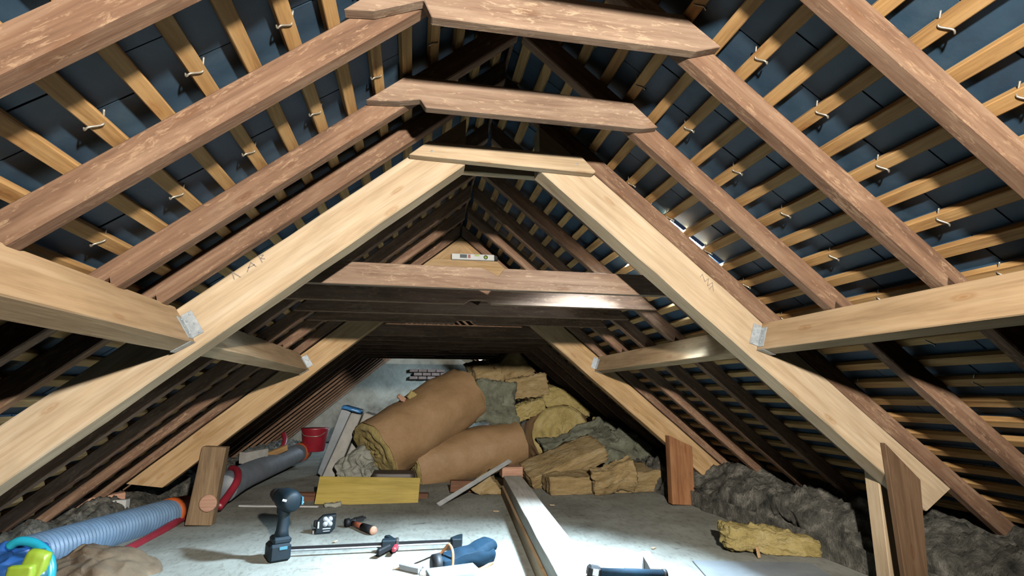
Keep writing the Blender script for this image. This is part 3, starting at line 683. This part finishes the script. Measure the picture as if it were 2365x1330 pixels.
# tool pouch
pc = empty('tool_pouch', (-0.074, 3.619, 0.000), 'dark blue fabric tool pouch with orange edging lying on the floor', 'pouch')
P0, P1 = Vector((-0.231, 3.443, 0.050)), Vector((0.104, 3.612, 0.055)); pd = P1-P0
lump('body', M['navyf'], P0+pd*.52, (pd.length*1.04, .15, .10), (0, -4, math.degrees(math.atan2(pd.y, pd.x))), .16, 6, 3, 'box', 14, pc, .0, .45)
lump('flap', M['navyf'], P0+pd*.82+Vector((0, .01, .03)), (.22, .15, .075), (0, -14, math.degrees(math.atan2(pd.y, pd.x))), .14, 7, 6, 'box', 10, pc, .0, .6)
tube('opening', M['black'], [P0+Vector((-.035, -.012, 0)), P0+Vector((.01, .0, 0))], [.062, .066], pc, 18)
tube('edging', M['trim'], smooth_path([P0+pd*.30+Vector((-.02, -.095, -.06)), P0+pd*.26+Vector((.0, -.06, .06)), P0+pd*.2+Vector((.0, .0, .10)), P0+pd*.14+Vector((-.01, .05, .06)), P0+pd*.02+Vector((-.03, .07, .0))], 6), .009, pc, 8)
tube('edging', M['trim'], smooth_path([P0+pd*.35+Vector((.02, -.10, -.06)), P0+pd*.7+Vector((.02, -.10, -.055)), P0+pd*1.03+Vector((.01, -.06, -.045))], 5), .011, pc, 8)
tube('zip_pull', M['white'], [P1+Vector((.0, -.01, .0)), P1+Vector((.03, -.015, .0))], .014, pc, 8)
tag(lump('plastic_case', M['pale'], (-0.155, 3.290, 0.030), (.30, .16, .07), (0, 0, 10), .06, 3, 8, 'box', 6, None, 0, .1), 'pale blue plastic case in front of the tool pouch', 'case')
tag(lump('glove', M['white'], (-0.286, 3.345, 0.030), (.13, .10, .05), (0, 0, 30), .3, 8, 3, 'ball', 4, None, .01), 'white cloth scrap in front of the tool pouch', 'cloth')
# things at the near end of the floor beam
bt = empty('caulking_gun', (0.485, 2.620, 0.216), 'dark blue caulking gun with round barrel at the bottom edge', 'tool')
b0 = Vector((0.485, 2.620, 0.224)); b1 = Vector((0.845, 2.620, 0.185))
box('grip', M['black'], b0 + Vector((0, .0, -.002)), (.07, .05, .055), Matrix.Rotation(.2, 4, 'Y'), bt, .012)
box('button_panel', M['label'], b0 + Vector((0, -.026, .0)), (.03, .004, .03), Matrix.Rotation(.2, 4, 'Y'), bt, .001)
tube('barrel', M['navyf'], [b0+Vector((.03, 0, -.012)), b1], .024, bt, 16); tube('end_cap', M['black'], [b1, b1+Vector((.02, 0, 0))], .026, bt, 16)
for i, (pa, pb_, wd, lb_) in enumerate((((0.862, 3.032, 0.050), (1.002, 3.311, 0.050), .10, 'left'), ((1.005, 3.037, 0.040), (1.089, 3.347, 0.040), .06, 'right'))):
    tag(member('offcut', M['white'], pa, pb_, wd, .09, n=4), 'whitish painted timber offcut at the bottom edge, %s of a pair' % lb_, 'wood', 'white offcuts')
tag(box('cardboard_sheet', M['pale'], Vector((1.739, 3.100, 0.006)), (.75, .34, .01), Matrix.Rotation(-.25, 4, 'Z')), 'flat grey sheet of board lying on the floor at lower right', 'board')
# ------------------------------------------------------------------ ducts, hoses and bags on the left
def corrugated(name, mat, pts, r, pitch, lab, seg=20):
    P = smooth_path(pts, 14); e = empty(name, pts[0], lab, 'duct', 'corrugated ducts')
    L = sum((b-a).length for a, b in zip(P, P[1:])); n = int(L/pitch*4); Q = []; R = []
    acc = [0]
    for a, b in zip(P, P[1:]): acc.append(acc[-1] + (b-a).length)
    j = 0
    for i in range(n+1):
        t = L*i/n
        while j < len(P)-2 and acc[j+1] < t: j += 1
        f = (t-acc[j])/max(1e-6, acc[j+1]-acc[j]); Q.append(P[j].lerp(P[j+1], f)); R.append(r*(1 + (.045 if i % 4 in (1, 2) else -.03)))
    tube('corrugated_tube', mat, Q, R, e, seg); return e
d1 = corrugated('duct', M['duct'], [(-2.713, 3.750, 0.108), (-2.649, 4.100, 0.102), (-2.571, 4.550, 0.086), (-2.426, 5.150, 0.075)], .118, .032, 'blue grey corrugated duct in the left foreground with an orange end')
tube('coupling', M['orange'], [(-2.435, 5.100, 0.079), (-2.422, 5.200, 0.075), (-2.420, 5.210, 0.076), (-2.380, 5.320, 0.073)], [.126, .126, .118, .118], d1, 20)
d2 = corrugated('duct', M['ductg'], [(-2.222, 5.750, 0.164), (-2.240, 6.400, 0.182), (-2.202, 7.300, 0.185), (-2.103, 8.600, 0.206)], .13, .04, 'grey corrugated duct running back behind the left post')
tube('coupling', M['orange'], [(-2.105, 8.550, 0.205), (-2.080, 8.800, 0.210)], [.14, .14], d2, 20)
tag(tube('hose', M['red'], smooth_path([(-2.392, 3.950, 0.007), (-2.358, 4.200, 0.006), (-2.352, 4.600, 0.003), (-2.341, 5.000, 0.022), (-2.355, 5.300, 0.041), (-2.432, 5.500, 0.099), (-2.338, 5.600, 0.115)], 8), .034, None, 10), 'red hose lying along the near blue duct', 'hose', 'red hoses')
tag(tube('hose', M['red'], smooth_path([(-2.132, 5.400, 0.063), (-2.114, 5.600, 0.147), (-2.100, 5.750, 0.241), (-2.168, 5.950, 0.305), (-2.270, 6.100, 0.313)], 8), .036, None, 10), 'red hose curving up beside the left far post', 'hose', 'red hoses')
tag(tube('hose', M['red'], smooth_path([(-2.263, 8.000, 0.283), (-2.224, 8.100, 0.355), (-2.230, 8.200, 0.437), (-2.277, 8.300, 0.509)], 6), .035, None, 8), 'short red hose sticking up at the far left', 'hose', 'red hoses')
bk = empty('bucket', (-1.908, 8.700, 0.217), 'red bucket standing left of the foam slabs', 'bucket')
bc0 = Vector((-1.908, 8.700, 0.217)); bm = bmesh.new()
tube('shell', M['bucket'], [bc0, bc0+Vector((0, 0, .01)), bc0+Vector((0, 0, .33)), bc0+Vector((0, 0, .35)), bc0+Vector((0, 0, .34)), bc0+Vector((0, 0, .05))], [.15, .16, .20, .212, .19, .14], bk, 24)
tube('handle', M['wire'], smooth_path([bc0+Vector((-.2, 0, .33)), bc0+Vector((-.12, -.18, .25)), bc0+Vector((.1, -.19, .24)), bc0+Vector((.2, 0, .33))], 6), .006, bk, 6)
# shopping bag in the lower left corner
bg = empty('carrier_bag', (-2.720, 3.875, 0.000), 'blue carrier bag with a cyan rim in the lower left corner', 'bag')
g0 = Vector((-2.563, 3.550, 0.118))
lump('sack', M['bluef'], g0 + Vector((-.02, 0, -.02)), (.40, .34, .34), (0, 0, 0), .18, 5, 2, 'ball', 5, bg, .0)
rim = [(-2.571, 3.500, 0.256), (-2.528, 3.500, 0.280), (-2.453, 3.500, 0.265), (-2.374, 3.480, 0.216), (-2.331, 3.460, 0.149), (-2.321, 3.450, 0.077)]
tube('rim', M['cyan'], smooth_path(rim, 6), .024, bg, 10)
lump('pocket', M['lime'], Vector((-2.382, 3.400, 0.153)), (.11, .05, .2), (0, 12, 0), .2, 6, 4, 'box', 6, bg, 0, .3)
lump('patch', M['lime'], Vector((-2.410, 3.360, 0.150)), (.12, .04, .09), (0, 0, 0), .2, 6, 5, 'box', 6, bg, 0, .3)
tube('inner_rim', M['tealb'], smooth_path([(-2.391, 3.440, 0.241), (-2.365, 3.420, 0.185), (-2.338, 3.400, 0.115)], 4), .03, bg, 10)
tag(lump('sack', M['sack'], (-2.243, 3.750, 0.039), (.62, .4, .22), (0, 6, -12), .3, 4, 5, 'ball', 5, None, .01), 'crumpled brown paper sack on the floor beside the blue carrier bag', 'sack')
# rubble and offcuts on the left
def scrap(a, b, wd, h, mat, lab, name='offcut', up=(0, 0, 1)): return tag(member(name, M[mat], a, b, wd, h, up, n=4), lab, 'wood', 'scrap wood at the left')
scrap((-3.147, 5.000, 0.181), (-2.824, 5.200, 0.212), .08, .09, 'pinkw', 'pinkish split offcut on the rubble left of the duct')
scrap((-2.777, 4.950, 0.163), (-2.677, 4.950, 0.166), .06, .14, 'white', 'small white painted block left of the duct end')
scrap((-3.045, 5.100, 0.123), (-2.849, 5.100, 0.136), .1, .16, 'brownw', 'dark brown block beside the small white block')
scrap((-2.925, 4.700, 0.097), (-2.699, 4.900, 0.073), .12, .07, 'rubble', 'grey weathered plank end behind the near blue duct', 'plank')
scrap((-3.284, 5.400, 0.185), (-2.910, 5.900, 0.234), .1, .10, 'rubble', 'long grey weathered plank along the left eaves', 'plank')
scrap((-2.724, 4.900, 0.093), (-2.633, 4.900, 0.109), .05, .05, 'post', 'short tan offcut lying by the small white block')
scrap((-2.404, 6.900, 0.330), (-2.232, 7.200, 0.344), .1, .13, 'foam', 'cream block beside the grey duct')
scrap((-2.224, 7.300, 0.312), (-2.078, 7.600, 0.376), .06, .07, 'batten', 'tan stick lying over the grey duct')
scrap((-3.033, 4.500, 0.119), (-2.896, 4.500, 0.124), .05, .05, 'post', 'tan broken stick behind the carrier bag, upper of two')
scrap((-2.994, 4.500, 0.062), (-2.913, 4.500, 0.096), .05, .04, 'brownw', 'brown broken stick behind the carrier bag, lower of two')
for i, (q, sz, ro, lb_) in enumerate((((0.961, 5.183, 0.012), .05, 10, 'right of the stacked timbers near the floor batt'), ((1.301, 3.677, 0.006), .05, 40, 'on the bare floor right of the stacked timbers'), ((-0.947, 4.266, 0.008), .045, 70, 'in front of the tape measure'), ((-0.485, 3.567, 0.008), .035, 20, 'left of the metal square'), ((0.380, 5.051, 0.006), .06, 15, 'in the shadow left of the stacked timbers'))):
    tag(box('wood_chip', M['newb'], Vector(q), (sz, sz*.35, .008), Matrix.Rotation(math.radians(ro), 4, 'Z') @ Matrix.Rotation(.1, 4, 'Y'), None, .001), 'small pale wood chip ' + lb_, 'scrap')
